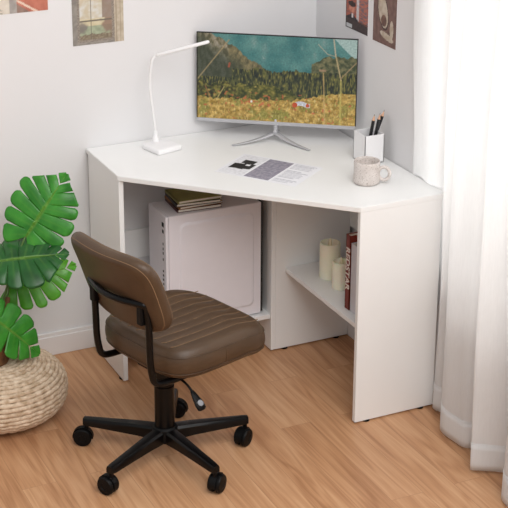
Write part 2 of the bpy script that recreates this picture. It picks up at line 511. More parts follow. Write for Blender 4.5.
for x, y in ((-Lx+.0115, -wx+.03), (-Lx+.0115, -.05), (-wx+.045, -Ly+.0095), (-.06, -Ly+.0095), (-wx+.04, -wx+.006), (-.06, -wx+.006), (-wx-.008, -.06)):
    D('foot_glide', lathe(bmesh.new(), [(.012, 0), (.013, .001), (.013, G)], 14, (x, y, 0)), 'plastic', smooth='auto')

# ------------------------------------------------------------------ computer case under the desk
cx0, cx1, cy0, cy1, cz0, cz1 = -.712, -.352, -.287, -.132, .148, .567
pc = thing('computer_case', 'white computer tower standing on the low shelf under the desk', 'computer', ((cx0+cx1)/2, (cy0+cy1)/2, .143))
def P(name, bm, m, **k): return obj(name, reloc(bm, ((cx0+cx1)/2, (cy0+cy1)/2, .143)), m, pc, **k)
P('case_body', B(cx0+.012, cx1-.004, cy0+.004, cy1, cz0, cz1, bev=.002), 'casewhite')
P('front_panel', B(cx0, cx0+.0115, cy0, cy1, cz0, cz1, bev=.003), 'casewhite')
P('rear_panel', B(cx1-.004, cx1+.006, cy0+.004, cy1-.004, cz0+.004, cz1-.003, bev=.001), 'dark')
# side panel with a raised rounded-rectangle pressing
nx, ny = 90, 100
bm = bmesh.new(); g = []
x0, x1, z0, z1 = cx0+.012, cx1-.0035, cz0+.001, cz1-.001
rects = (x0+.040, x1-.028, z0+.035, z1-.032)
def rr(x, z):
    a, b, c, d = rects; R = .022
    mx, mz = (a+b)/2, (c+d)/2
    qx, qz = abs(x-mx)-(b-a)/2+R, abs(z-mz)-(d-c)/2+R
    return math.hypot(max(qx, 0), max(qz, 0))+min(max(qx, qz), 0)-R
for j in range(ny+1):
    g.append([bm.verts.new((x0+(x1-x0)*i/nx, cy0+.001-.0050*(1-sstep(-.004, .002, rr(x0+(x1-x0)*i/nx, z0+(z1-z0)*j/ny))), z0+(z1-z0)*j/ny)) for i in range(nx+1)])
for j in range(ny):
    for i in range(nx): bm.faces.new((g[j][i], g[j][i+1], g[j+1][i+1], g[j+1][i]))
bmesh.ops.recalc_face_normals(bm, faces=bm.faces)
r = bmesh.ops.extrude_face_region(bm, geom=bm.faces[:])
for v in r['geom']:
    if isinstance(v, bmesh.types.BMVert): v.co.y = cy0+.0045
P('side_cover', bm, 'casewhite', smooth='auto')
yp = cy0+.024
P('power_button', B(cx0-.0015, cx0+.001, yp-.008, yp+.008, .526, .542, bev=.001), 'plastic')
P('usb_port', B(cx0-.0008, cx0+.001, yp-.006, yp+.006, .503, .515), 'plastic')
for z in (.462, .444, .428, .405):
    P('audio_port', B(cx0-.0008, cx0+.001, yp-.003, yp+.003, z-.003, z+.006), 'plastic')
for k in range(7):
    P('vent_slot', B(cx0-.0006, cx0+.001, yp-.004, yp+.005, .36-k*.016, .367-k*.016), 'dark')
for x in (cx0+.04, cx1-.04):
    for y in (cy0+.025, cy1-.025):
        P('foot', B(x-.015, x+.015, y-.01, y+.01, .143, .149, bev=.001), 'plastic')

# thin books stacked on the tower
spec = [('maroon', 'maroon thin book at the bottom of the stack on the white computer tower', .0, .011, 0),
        ('ochre', 'ochre brown thin book, second from the bottom of the stack on the computer tower', .07, .009, .002),
        ('darkcover', 'dark covered thin book, second from the top of the stack on the computer tower', -.04, .010, -.002),
        ('olive', 'olive green thin book on top of the stack on the computer tower', .03, .010, .001)]
z = cz1+.0004
for m, lab, a, t, dx in spec:
    bk = thing('thin_book', lab, 'book', (-.575+dx, -.205+dx, z), -.06+a, 'thin books stacked on the computer tower')
    obj('page_block', B(-.076, .078, -.062, .062, .0012, t-.0012), 'pages', bk)
    bm = B(-.080, .080, -.065, .065, t-.0012, t, bev=.0004)
    box(bm, -.080, .080, -.065, .065, 0, .0012, bev=.0004); box(bm, -.080, -.0765, -.065, .065, 0, t, bev=.0004)
    obj('cover', bm, m, bk)
    z += t+.0004

# ------------------------------------------------------------------ candles and books on the middle shelf
def candle(x, y, r, h, lab):
    t = thing('candle', lab, 'candle', (x, y, .316), 0, 'ivory flameless candles on the desk shelf')
    pr = [(r-.003, 0), (r, .003), (r, h-.004), (r-.003, h), (r-.006, h-.001)]
    pr += [(r*k, h-.004-.018*(1-k*k/.7)) for k in (.75, .6, .4, .2)] + [(0, h-.022)]
    obj('wax', lathe(bmesh.new(), pr, 32, cap1=False), 'wax', t, smooth='auto')
    obj('flame', lathe(bmesh.new(), [(0, h-.024), (.005, h-.018), (.007, h-.008), (.006, h+.002), (.003, h+.012), (0, h+.017)], 12), 'flame', t, smooth=True)
candle(-.170, -.450, .036, .130, 'taller ivory pillar candle on the shelf under the right side of the desk')
candle(-.178, -.545, .031, .098, 'shorter ivory pillar candle beside the red book on the desk shelf')
def hardback(x, y0, y1, h, d, m, lab, title, lm, size, cat='book'):
    t = thing('hardback_book', lab, cat, (x, (y0+y1)/2, .3164), 0, 'hardback books on the desk shelf')
    w = (y1-y0)/2
    obj('page_block', B(.004, d-.003, -w+.003, w-.003, .003, h-.003), 'pages', t)
    bm = B(0, .0035, -w, w, 0, h, bev=.0008)
    box(bm, 0, d, -w, -w+.0028, 0, h, bev=.0006); box(bm, 0, d, w-.0028, w, 0, h, bev=.0006)
    obj('cover', bm, m, t)
    if not title: return t
    tb = text_bm(title, size, .0003, size*.018, .0)
    # text runs down the spine, which faces -x
    mt = Matrix(((0, 0, -1, -.0004), (0, -1, 0, 0), (-1, 0, 0, h*.55), (0, 0, 0, 1)))
    mt = Matrix(((0, 0, -1, -.0004), (0, 1, 0, 0), (-1, 0, 0, h*.50), (0, 0, 0, 1))) if 0 else mt
    tb.transform(mt)
    obj('spine_lettering', tb, lm, t)
    return t
hardback(-.243, -.716, -.690, .262, .18, 'redbook', 'red hardback book with REDSTAR in white on its spine, on the desk shelf', 'REDSTAR', 'letter', .036)
hardback(-.240, -.770, -.7195, .240, .17, 'greybook', 'pale grey book standing between the red book and the desk side panel', '', 'greyletter', .020)

# ------------------------------------------------------------------ monitor
myaw = math.radians(-35.9)
mon = thing('computer_monitor', 'thin silver monitor showing a mountain meadow, standing on the corner desk', 'monitor', (-.257, -.195, H), myaw)
MW, MH = .560, .3195
lean = Matrix.Translation((0, 0, .055)) @ Matrix.Rotation(math.radians(-1.9), 4, 'X')
def Mo(name, bm, m, par=None, **k):
    bm.transform(lean); return obj(name, bm, m, par or mon, **k)
bm = B(-MW/2, MW/2, .002, .010, 0, MH, bev=.0015); box(bm, -MW/2+.07, MW/2-.07, .010, .032, .04, MH-.09, bev=.008)
Mo('back_shell', bm, 'silver')
bm = B(-MW/2, MW/2, -.001, .002, MH-.004, MH, bev=.0005)
box(bm, -MW/2, -MW/2+.003, -.001, .002, .010, MH-.004); box(bm, MW/2-.003, MW/2, -.001, .002, .010, MH-.004)
Mo('bezel', bm, 'bezel')
Mo('chin', B(-MW/2, MW/2, -.0025, .002, 0, .012, bev=.0008), 'silver')

def line_d(u, v, a, b):
    ax, ay = a; bx, by = b; dx, dy = bx-ax, by-ay
    t = max(0, min(1, ((u-ax)*dx+(v-ay)*dy)/(dx*dx+dy*dy)))
    return math.hypot((u-ax-t*dx)*1.78, v-ay-t*dy)
def scene_pic(u, v):
    U = u*1.78
    n = fb(U, v, 5, 1)
    c = mixc((50, 104, 104), (84, 130, 124), .5+n*.8+(v-.75)*1.2)           # teal mountain side
    for (a, b, s) in ((.43, .86, .05), (.42, .74, .035), (.66, .88, .02), (.80, .95, .07), (.36, .92, .05), (.74, .80, .03)):
        d = math.hypot((u-a)*1.78, (v-b)*.55)
        if d < s: c = mixc(c, (150, 158, 150), .55*(1-d/s)*(.6+1.2*max(0, nz(U, v, 40))))
    if u > .86 and v > 1-(u-.86)*1.8: c = (150, 172, 166)
    sl = 1.13-u*1.22+.05*nz(U, 0, 8)+.02*nz(U, 0, 30)                        # wooded slope at the left
    if v < sl and u < .48:
        q = fb(U*1.5, v*.8, 15, 3)
        c = mixc((84, 80, 58), (134, 120, 84), .5+q*1.1)
        if u < .20: c = mixc(c, (150, 140, 124), max(0, .35+q))
        c = mixc(c, (48, 58, 46), sstep(.04, .28, sl-v)*.75)
    if u > .72 and v < .70+.09*sstep(.72, .82, u)+.03*nz(U, 0, 20):          # ridge at the right
        c = mixc((56, 66, 46), (112, 108, 76), .5+fb(U, v, 18, 5)*1.2)
    top = .60+.02*nz(U, 0, 50)+.025*nz(U, 0, 22)+.05*nz(U, 0, 5)
    if v < top and (u > .22 or v < .5):                                      # spruces
        q = fb(U*2.6, v*.7, 12, 7); q2 = nz(U*3.4, v*.9, 22, 15)
        c = mixc((34, 44, 38), (94, 94, 52), .45+q*1.3)
        if q2 > .12: c = mixc(c, (140, 128, 66), min(.8, (q2-.12)*2.2))
        if q2 < -.22: c = mixc(c, (22, 30, 30), min(.8, (-q2-.22)*3))
    if v < .42+.07*nz(U, 0, 11)-.12*sstep(.45, .7, u):                       # bushes
        q = fb(U, v, 16, 11); q2 = nz(U, v, 34, 19)
        c = mixc((50, 58, 30), (122, 114, 54), .45+q*1.2)
        if q2 > .2: c = mixc(c, (164, 144, 78), (q2-.2)*1.6)
        if u < .25 and q2 < -.1: c = mixc(c, (44, 36, 28), min(.8, -q2*2))
    mt = .245+.13*sstep(.50, .95, u)+.02*nz(U, 0, 10)+.03*nz(U, v, 30)
    if v < mt:                                                               # meadow
        q = fb(U*1.1, v*1.3, 18, 13)
        c = mixc((142, 112, 46), (204, 168, 92), .5+q)
        c = mixc(c, (124, 126, 56), sstep(.0, .5, fb(U, v, 7, 17))*.7)
        c = mixc(c, (100, 84, 40), max(0, nz(U*2, v, 26, 4)-.15)*1.2)
        c = mixc(c, (216, 196, 132), max(0, nz(U*2.5, v, 24, 8)-.2)*1.5)
    if v < .33:                                                              # red flowers
        q = nz(U*1.1, v*1.2, 24, 21)
        band = math.exp(-((v-.22)/.06)**2)*sstep(.62, .40, u)*sstep(.18, .30, u)
        th = .34-.34*band
        if q > th: c = mixc(c, (186, 92, 58), min(.8, (q-th)*3))
    if abs(u-.665) < .05 and abs(v-.22-.012*math.sin(u*60)) < .026: c = mixc((206, 206, 212), (160, 158, 166), nz(U, v, 50)+.3)
    if math.hypot((u-.62)*1.78, v-.21) < .03 or math.hypot((u-.70)*1.78, v-.21) < .022: c = (186, 76, 44)
    if math.hypot((u-.345)*1.78, v-.225) < .012: c = (222, 216, 206)
    for a, b, wd, cc in (((.905, .0), (.905, .53), .010, (188, 172, 92)), ((.905, .53), (.868, .82), .009, (186, 162, 118)),
                         ((.868, .82), (.855, 1.0), .009, (190, 164, 138)), ((.905, .55), (1.0, .74), .008, (160, 132, 98)),
                         ((.868, .80), (.82, .82), .007, (170, 152, 126)), ((.82, .82), (.76, .93), .006, (176, 160, 136)),
                         ((.81, .0), (.795, .60), .008, (186, 152, 98)), ((.805, .63), (.775, .63), .016, (160, 126, 98)),
                         ((.0, .46), (.20, .93), .010, (158, 136, 98)), ((.12, .22), (.17, .38), .008, (180, 160, 98)),
                         ((.08, .25), (.05, .38), .009, (150, 104, 66)), ((.20, .62), (.205, .66), .014, (170, 74, 50))):
        d = line_d(u, v, a, b)
        if d < wd: c = mixc(cc, c, .15+.6*(d/wd)**2)
    k = .98+.14*nz(U, v, 60, 2)
    g = sum(c)/3
    return [(g+(x-g)*.95)*k for x in c]
bm = picture_mesh(MW-.006, MH-.016, 320, 182, scene_pic)
bm.transform(Matrix.Translation((0, .0005, .012)))
Mo('screen', bm, 'screen')
# stand: neck and two splayed tapering feet
bm = bmesh.new()
tube(bm, round_path([(0, .012, .075), (0, .010, .05), (0, .006, .034), (0, -.01, .026)], .01), [.012]*16, seg=12, flat=.7)
obj('stand_neck', bm, 'silver', mon, smooth=True)
for sx in (-1, 1):
    a = V((0, -.002, .028)); e = V((sx*.135, -.095, .004))
    pts = [a.lerp(e, t)+V((0, 0, -.006*math.sin(t*PI))) for t in [i/10 for i in range(11)]]
    bm = tube(bmesh.new(), pts, [.012-.007*i/10 for i in range(11)], seg=10, flat=.45)
    obj('stand_foot', bm, 'silver', mon, smooth=True)
bm = tube(bmesh.new(), [V((0, -.002, .028)), V((0, .05, .018)), V((0, .085, .004))], [.011, .009, .005], seg=10, flat=.5)
obj('stand_foot', bm, 'silver', mon, smooth=True)

# ------------------------------------------------------------------ desk lamp
lp = thing('desk_lamp', 'slim white led desk lamp with square base, left of the monitor', 'lamp', (-.654, -.123, H))
b2 = B(-.050, .050, -.049, .049, 0, .020, bev=.007, seg=4)
bm = merge(bmesh.new(), b2, Matrix.Rotation(math.radians(14.6), 4, 'Z'))
obj('base', bm, 'whiteplastic', lp, smooth='auto')
obj('stem_socket', lathe(bmesh.new(), [(.013, .018), (.0125, .030), (.007, .040), (.0062, .055)], 16, (-.005, .044, 0)), 'whiteplastic', lp, smooth='auto')
stem = [(-.659, -.079, .80), (-.666, -.079, .867), (-.674, -.079, .93), (-.676, -.079, .994), (-.670, -.080, 1.045), (-.662, -.081, 1.066), (-.645, -.085, 1.079)]
stem = [V(p)-V((-.654, -.123, H)) for p in stem]
sp = smooth_path(stem, 8)
obj('gooseneck', tube(bmesh.new(), sp, .0042, seg=12), 'whiteplastic', lp, smooth=True)
a = V((-.655, -.083, 1.073))-V((-.654, -.123, H)); e = V((-.500, -.180, 1.128))-V((-.654, -.123, H))
bm = tube(bmesh.new(), [a, a.lerp(e, .05), a.lerp(e, .97), e], [.005, .0085, .0085, .005], seg=14, flat=.7)
hd = obj('lamp_head', bm, 'whiteplastic', lp, smooth=True)

# ------------------------------------------------------------------ printed sheet
def sheet_pic(u, v):
    c = (236, 236, 240)
    n = nz(u, v, 30, 3)
    if .03 < u < .33 and .04 < v < .96:
        c = mixc((214, 214, 218), (232, 232, 236), .5+n)
        d1 = abs(v-.42-.25*(u-.1)) < .12 and .06 < u < .31
        d2 = abs(v-.66) < .08 and .12 < u < .27
        d3 = abs(u-.20) < .035 and .3 < v < .7
        if d1 or d2 or d3: c = (28, 28, 32)
        if abs(u-.23) < .025 and abs(v-.52) < .035: c = (225, 225, 228)
    elif .35 < u < .655 and .04 < v < .96:
        c = mixc((128, 124, 138), (166, 162, 174), .5+.8*fb(u*2, v*1.4, 14, 5))
    elif .68 < u < .96 and .06 < v < .94:
        k = (v*19) % 1
        row = int(v*19)
        ln = .96-.07*abs(nz(row, 0, 3.3))*3
        if row in (4, 12): k = 0
        if k > .5 and u < ln: c = mixc((176, 176, 184), (205, 205, 212), .5+nz(u*60, row, 1)*1.2)
    return c
a4 = math.atan2(-.250, .181)
bm = picture_mesh(.297, .205, 190, 130, sheet_pic)
bm.transform(Matrix.Translation((0, -.1025, .0007)) @ Matrix.Rotation(-PI/2, 4, 'X'))
sh = thing('printed_sheet', 'printed page with a black and white picture, grey block and text on the desk', 'paper', (-.413, -.462, H), a4)
obj('paper', B(-.1485, .1485, -.1025, .1025, .0002, .0006), 'paper', sh)
o = obj('print', bm, 'picture', sh)

# ------------------------------------------------------------------ mug
mg = thing('coffee_mug', 'speckled pale stoneware mug standing in front of the white pen holder', 'mug', (-.182, -.704, H))
R, h = .0425, .076
bm = lathe(bmesh.new(), [(0, 0), (R-.006, 0), (R-.001, .003), (R+.001, .010), (R, .03), (R-.001, .05), (R, h-.004), (R-.0012, h), (R-.003, h),
                         (R-.0045, h-.004), (R-.005, .02), (R-.009, .008), (0, .007)], 48)
obj('cup_body', bm, 'mug', mg, smooth=True)
ring = [V((R+.013+.0185*math.cos(t), 0, .036+.0215*math.sin(t))) for t in [2*PI*i/28 for i in range(28)]]
bm = tube(bmesh.new(), ring, .0058, seg=12, closed=True)
hb = obj('handle', bm, 'mug', mg, smooth=True); hb.rotation_euler = (0, 0, math.radians(-38))

# ------------------------------------------------------------------ pen holder and pencils
px0, px1, py0, py1 = -.105, -.032, -.556, -.478
hx, hy = (px0+px1)/2, (py0+py1)/2
ph = thing('pen_holder', 'square white pen holder at the right wall behind the mug', 'pen holder', (hx, hy, H))
hw, hd_, t = (px1-px0)/2, (py1-py0)/2, .003
bm = B(-hw, hw, -hd_, hd_, 0, .004)
for a in ((-hw, hw, -hd_, -hd_+t), (-hw, hw, hd_-t, hd_), (-hw, -hw+t, -hd_, hd_), (hw-t, hw, -hd_, hd_)):
    box(bm, *a, 0, .100, bev=.0006)
obj('holder_box', bm, 'whiteplastic', ph)
pens = [(-.062, -.515, -.050, -.515, .156), (-.046, -.520, -.031, -.518, .160), (-.038, -.508, -.016, -.512, .172)]
labs = ['black pencil leaning furthest left in the white pen holder', 'black pencil in the middle of the three in the white pen holder',
        'black pencil leaning furthest right in the white pen holder']
for (ax, ay, bx, by, ln), lab in zip(pens, labs):
    P1 = V((ax, ay, H+.084)); d = (V((bx, by, H+.150))-P1).normalized(); A = P1-d*(.0785/d.z)
    p = thing('pencil', lab, 'pencil', A, 0, 'black pencils in the pen holder')
    obj('barrel', tube(bmesh.new(), [V((0, 0, 0)), d*(ln-.022)], .0055, seg=6), 'pencil', p)
    obj('sharpened_wood', tube(bmesh.new(), [d*(ln-.022), d*(ln-.006)], [.0055, .0014], seg=10), 'pwood', p)
    obj('lead', tube(bmesh.new(), [d*(ln-.006), d*ln], [.0012, .0003], seg=8), 'graphite', p)

# ------------------------------------------------------------------ wall prints
def print_wall(name, label, w, h, nx, ny, fn, loc, rz):
    t = thing(name, label, 'picture', loc, rz)
    obj('paper', B(-w/2, w/2, -.0012, 0, 0, h), 'paper', t)
    bm = picture_mesh(w, h, nx, ny, fn); bm.transform(Matrix.Translation((0, -.0016, 0)))
    obj('print', bm, 'picture', t)
def pic_window(u, v):
    # v from bottom; an old window with a view, stone jambs
    n = fb(u, v, 9, 2)
    if u > .82: 
        c = mixc((176, 162, 142), (196, 184, 164), .5+n)
        if abs(u-.86) < .012 or abs(u-.94) < .01: c = mixc(c, (140, 126, 108), .6)
        return c
    if u < .10 or v < .05: return mixc((128, 122, 116), (150, 144, 136), .5+n)
    if u < .14 or .77 < u or v < .10: return mixc((118, 108, 100), (160, 150, 138), .5+nz(u, v, 40))
    if abs(v-.52) < .014 or abs(u-.36) < .008: return (108, 100, 90)
    if v > .56:
        c = mixc((208, 206, 200), (196, 184, 160), .5+n)
        if u > .58: c = mixc(c, (128, 108, 96), .75)
    else:
        c = mixc((188, 170, 132), (206, 196, 166), sstep(.3, .5, v)+n*.4)
        if v < .40: c = mixc((142, 150, 126), (164, 172, 146), .5+n)
        if v < .22+.04*nz(u, 0, 9): c = mixc((112, 100, 84), (146, 134, 112), .5+nz(u, v, 26))
        c = mixc(c, (118, 110, 106), .8*sstep(.13, .06, math.hypot(u-.19, (v-.38)*.8)+.05*nz(u, v, 12)))
        c = mixc(c, (134, 108, 94), .8*sstep(.15, .07, math.hypot((u-.70)*.9, (v-.42)*.6)+.06*nz(u, v, 14)))
    return c
print_wall('window_photo_print', 'print of an old window with stone jambs, on the wall left above the lamp', .182, .30, 80, 120, lambda u, v: pic_window(u, v*1.9), (-.828, 0, 1.115), 0)
def pic_red(u, v):
    n = fb(u, v, 8, 4)
    c = mixc((200, 190, 176), (220, 212, 200), .5+n)
    if u > .52:
        c = mixc((178, 106, 88), (198, 124, 104), .5+n)
        if abs((v-.02)-(.78-u)*.5) < .014: c = (226, 204, 186)
        if v < (.72-u)*.55: c = mixc((128, 104, 94), (150, 124, 112), .5+n)
    elif u > .40: c = mixc((150, 144, 140), (176, 170, 164), .5+n)
    if v < .06 and u < .3 and nz(u, v, 50) > 0: c = (150, 142, 130)
    return c
print_wall('red_corner_print', 'cream and brick red print, leftmost on the wall above the plant', .22, .28, 80, 90, pic_red, (-1.111, 0, 1.249), 0)
def pic_mag(u, v):
    n = nz(u, v, 14, 1)
    c = mixc((92, 62, 58), (120, 80, 70), .5+n)
    if v > .30:
        c = mixc((186, 96, 72), (130, 88, 84), .5+nz(u*2, v*3, 6, 8)*1.6)
        if u > .55: c = mixc((178, 104, 84), (110, 92, 100), sstep(-.3, .4, nz(u*1.5, v*5, 5, 2)))
        if .48 < u < .60: c = mixc((210, 204, 204), (180, 172, 176), .5+n)
    # a figure bust: head, hair, dark jacket
    if math.hypot((u-.28)/.15, (v-.62)/.13) < 1: c = mixc((206, 142, 120), (180, 112, 92), .5+n)
    if math.hypot((u-.27)/.17, (v-.74)/.08) < 1: c = (52, 36, 34)
    if v < .46-abs(u-.28)*.5 and v > .26 and u < .55: c = mixc((60, 46, 52), (40, 32, 36), .5+n)
    if abs(u-.30) < .03 and .34 < v < .47: c = (214, 206, 206)
    if v < .30-.05*u: c = mixc((56, 46, 46), (78, 64, 62), .5+nz(u*5, v, 12))
    if .04 < u < .30 and .03 < v < .14: c = mixc((214, 214, 214), (176, 180, 184), .5+nz(u*3, v, 30))
    if u < .02 or v < .012: c = (36, 28, 28)
    return c
print_wall('magazine_print', 'print of a person in a dark jacket on a red background, on the right wall', .153, .22, 70, 100, lambda u, v: pic_mag(u, v*1.85), (0, -.296, 1.137), -PI/2)
def pic_sepia(u, v):
    n = nz(u, v, 10, 5)
    c = mixc((104, 78, 72), (128, 98, 90), .5+n)
    def el(cx, cy, a, b, an=0):
        x, y = u-cx, (v-cy)*1.45; ca, sa = math.cos(an), math.sin(an)
        return math.hypot((x*ca+y*sa)/a, (-x*sa+y*ca)/b)
    cream = mixc((196, 184, 168), (176, 160, 142), .5+n*1.5)
    if el(.42, .62, .20, .46, .22) < 1: c = cream
    if el(.46, .45, .12, .16, 0) < 1: c = mixc((92, 66, 58), (120, 88, 74), .5+n)
    if el(.60, .17, .30, .09, -.25) < 1 and u > .3: c = cream
    if el(.80, .33, .075, .26, 0) < 1: c = cream
    d = el(.42, .62, .20, .46, .22)
    if .98 < d < 1.12 and u < .75: c = (70, 48, 44)
    return c
print_wall('sepia_print', 'brown print with pale rounded shapes, nearest the curtain on the right wall', .150, .24, 70, 100, lambda u, v: pic_sepia(u, v*1.35), (0, -.482, 1.134), -PI/2)

# ------------------------------------------------------------------ the desk chair
TH_ = math.radians(17)
ch = thing('desk_chair', 'brown leather swivel chair with black five-star base in front of the desk', 'chair', (-.942, -.823, 0), TH_)
def Ch(name, bm, m, par=None, **k): return obj(name, bm, m, par or ch, **k)
# base (angles are world angles, so take the chair's turn off)
hub = Ch('base_hub', lathe(bmesh.new(), [(.030, .062), (.040, .066), (.042, .085), (.040, .108), (.034, .114)], 32), 'plastic', smooth='auto')
for ad in (138, 210, 282, 354, 61):
    a = math.radians(ad)-TH_
    d = V((math.cos(a), math.sin(a), 0)); s_ = V((-d.y, d.x, 0))
    bm = bmesh.new(); rings = []
    for t, zt_, hh, wd in ((.028, .108, .042, .021), (.09, .106, .036, .019), (.18, .100, .029, .0155), (.255, .095, .023, .0135), (.270, .094, .021, .011)):
        c = d*t; r_ = []
        for (sx, sz) in ((-1, -1), (-1.02, -.2), (-.72, .0), (0, .06), (.72, .0), (1.02, -.2), (1, -1)):
            zz = zt_ if sz >= 0 else (zt_-.007 if sz > -.5 else zt_-hh)
            r_.append(bm.verts.new(c+s_*wd*sx+V((0, 0, zz+(.0015 if sz > .01 else 0)))))
        rings.append(r_)
    for A_, B_ in zip(rings, rings[1:]):
        for k in range(7): bm.faces.new((A_[k], A_[(k+1) % 7], B_[(k+1) % 7], B_[k]))
    bm.faces.new(rings[0]); bm.faces.new(rings[-1][::-1])
    leg = Ch('leg', bm, 'black', smooth='auto')
    # caster: stem, hood, twin wheels; each swivelled its own way
    sw = math.radians({138: 150, 210: 120, 282: 40, 354: 215, 61: 320}[ad])-TH_
    f_ = V((math.cos(sw), math.sin(sw), 0)); ax = V((-f_.y, f_.x, 0))
    piv = d*.262; wc = piv+f_*.012+V((0, 0, .029))
    cas = Ch('caster', tube(bmesh.new(), [piv+V((0, 0, .082)), piv+V((0, 0, .045))], .0065, seg=12), 'plastic', smooth='auto')
    mt = Matrix(((f_.x, 0, ax.x, 0), (f_.y, 0, ax.y, 0), (0, 1, 0, 0), (0, 0, 0, 1)))
    bm = bmesh.new()   # hood, a part cylinder over the wheels
    seg = 16; rin, rout = .0296, .0325; prv = None
    for k in range(seg+1):
        an = math.radians(-10+200*k/seg)
        q = [bm.verts.new(wc+f_*(-math.cos(an)*rr_)+V((0, 0, math.sin(an)*rr_))+ax*s2) for rr_, s2 in ((rin, -.009), (rout, -.009), (rout, .009), (rin, .009))]
        if prv:
            for z_ in range(4): bm.faces.new((prv[z_], prv[(z_+1) % 4], q[(z_+1) % 4], q[z_]))
        else: bm.faces.new(q)
        prv = q
    bm.faces.new(prv[::-1])
    Ch('hood', bm, 'plastic', cas, smooth='auto')
    for s2 in (-1, 1):
        pr = [(.0, .002), (.010, .002), (.026, .004), (.029, .007), (.029, .016), (.026, .020), (.012, .021), (.011, .0195), (0, .0195)]
        bm = lathe(bmesh.new(), [(r_, z_*s2) for r_, z_ in pr], 28, wc, mtx=mt)
        Ch('wheel', bm, 'plastic', cas, smooth='auto')
# column and mechanism
Ch('column_cover', lathe(bmesh.new(), [(.031, .112), (.031, .25), (.028, .252), (.028, .335), (.024, .337), (.024, .36)], 28), 'black', smooth='auto')
Ch('tilt_mechanism', B(-.07, .09, -.045, .045, .325, .352, bev=.006), 'black')
# padded seat
SX, SY, SZ = .203, .207, .102; sc = .085
lines = [-.140+.040*i for i in range(8)]
def groove(x, y, m):
    g_ = 0
    if abs(x) < SX-.03 and abs(y) < SY-.03:
        fade = sstep(0, .02, SX-.03-abs(x))
        for l in lines:
            q = abs(y-l)
            if q < .012: g_ += .0045*(1-q/.012)**2*fade
    return g_ + .008*math.exp(-(x*x+y*y)/.02)
bm = cushion(SX, SY, SZ, 96, 110, 4.2, .16, groove=groove)
def waterfall(x, y): return -.022*sstep(.07, SX, x)
for v in bm.verts: v.co.z += waterfall(v.co.x, v.co.y)
bm.transform(Matrix.Translation((sc, 0, .4050)))
seat = Ch('seat', bm, 'leather', smooth=True)
bm = bmesh.new()
for l in lines:
    pts = []
    for i in range(31):
        x = -SX+.03+(2*SX-.06)*i/30
        ztop = SZ/2*1.0-groove(x, l, 0)+waterfall(x, l)
        # the padded edge falls away towards the rim
        m_ = max(abs(x)/SX, abs(l)/SY); s_m = 1-m_; dd = s_m/.16
        if dd < 1: ztop -= SZ/2*(1-math.sqrt(max(0, 1-(1-dd)**2.2)))
        pts.append(V((sc+x, l, .4050+ztop+.0012)))
    tube(bm, pts, .0014, seg=5)
Ch('stitching', bm, 'thread', seat, smooth=True)
def sup(a, b, n, k, N=120):
    out = []
    for i in range(N):
        t = 2*PI*i/N; c_, s_ = math.cos(t), math.sin(t)
        q = 1/((abs(c_)**n+abs(s_)**n)**(1/n)); out.append((a*c_*q*k, b*s_*q*k))
    return out
bm = bmesh.new()
tube(bm, [V((sc+x, y, .4050+SZ/2*.50+waterfall(x, y))) for x, y in sup(SX, SY, 4.2, .985)], .0016, seg=6, closed=True)
tube(bm, [V((sc+x, y, .4050-SZ/2*.55+waterfall(x, y))) for x, y in sup(SX, SY, 4.2, .983)], .0014, seg=6, closed=True)
tube(bm, [V((sc-.012, -SY+.0045-.0045*math.sin(PI*k/8), .378+.052*k/8)) for k in range(9)], .0020, seg=6)
Ch('seam_piping', bm, 'leather', seat, smooth=True)
Ch('seat_pan', B(sc-.13, sc+.12, -.135, .135, .346, .362, bev=.004), 'plastic')
# backrest, curved around the sitter and leaning back
BW, BH, BT = .188, .138, .050
bm = cushion(BW, BH, BT, 80, 60, 4.6, .16)
def place_back(bm):
    for v in bm.verts:
        x, y, z = v.co           # x across, y up, z towards the sitter
        v.co = V((z+.75*x*x-.6*max(0, y)**2, x, y))
    bm.transform(Matrix.Translation((-.170, .003, .637)) @ Matrix.Rotation(math.radians(-19), 4, 'Y'))
    return bm
back = Ch('backrest', place_back(bm), 'leather', smooth=True)
bm = bmesh.new()
for zz, k in ((-BT/2*.62, .962), (BT/2*.60, .965)):
    tube(bm, [V((x, y, zz)) for x, y in sup(BW, BH, 4.6, k)], .0016, seg=6, closed=True)
Ch('piping', place_back(bm), 'thread', back, smooth=True)
# tubular frame
fw = .128
pts = []
zr = .612; ab = -.182
half = [(.10, .339), (-.09, .340), (-.140, .348), (-.154, .41), (-.156, .54), (-.164, zr-.010), (-.172, zr)]
pth = [V((a_, -fw, z_)) for a_, z_ in half] + [V((a_, fw, z_)) for a_, z_ in half[::-1]]
pth = pth[:7]+[V((-.203, -.04, zr)), V((-.203, .04, zr))]+pth[7:]
cl = round_path(pth, .035, 6)
Ch('back_frame', tube(bmesh.new(), cl, .0105, seg=14), 'black', smooth=True)
for s2 in (-1, 1):
    bm = B(-.180, -.158, s2*fw-.012+(-s2*.016), s2*fw+.012+(-s2*.016), .545, .605, bev=.004)
    Ch('bracket', bm, 'plastic')
# height lever
lv = Ch('height_lever', tube(bmesh.new(), round_path([(-.04, -.04, .335), (-.040, -.150, .330), (-.038, -.190, .303)], .02), .0035, seg=8), 'plastic', smooth=True)
bm = bmesh.new(); d0 = V((-.039, -.176, .313)); dd = V((.004, -.040, -.042)).normalized()
tube(bm, [d0, d0+dd*.012, d0+dd*.045, d0+dd*.062, d0+dd*.066], [.006, .010, .017, .016, .009], seg=14, flat=.45)
Ch('paddle', bm, 'plastic', lv, smooth=True)
c_ = d0+dd*.047+V((-.001, -.005, .0072))
mtb = Matrix.Rotation(math.radians(44), 4, 'X')
bm = lathe(bmesh.new(), [(.0095, 0), (.0095, .0012), (0, .0014)], 18, c_, mtx=mtb)
box(bm, c_.x-.0105, c_.x+.0105, c_.y+.003, c_.y+.0055, c_.z+.001, c_.z+.003)
Ch('paddle_emblem', bm, 'chrome', lv, label='chrome emblem on the lever paddle')

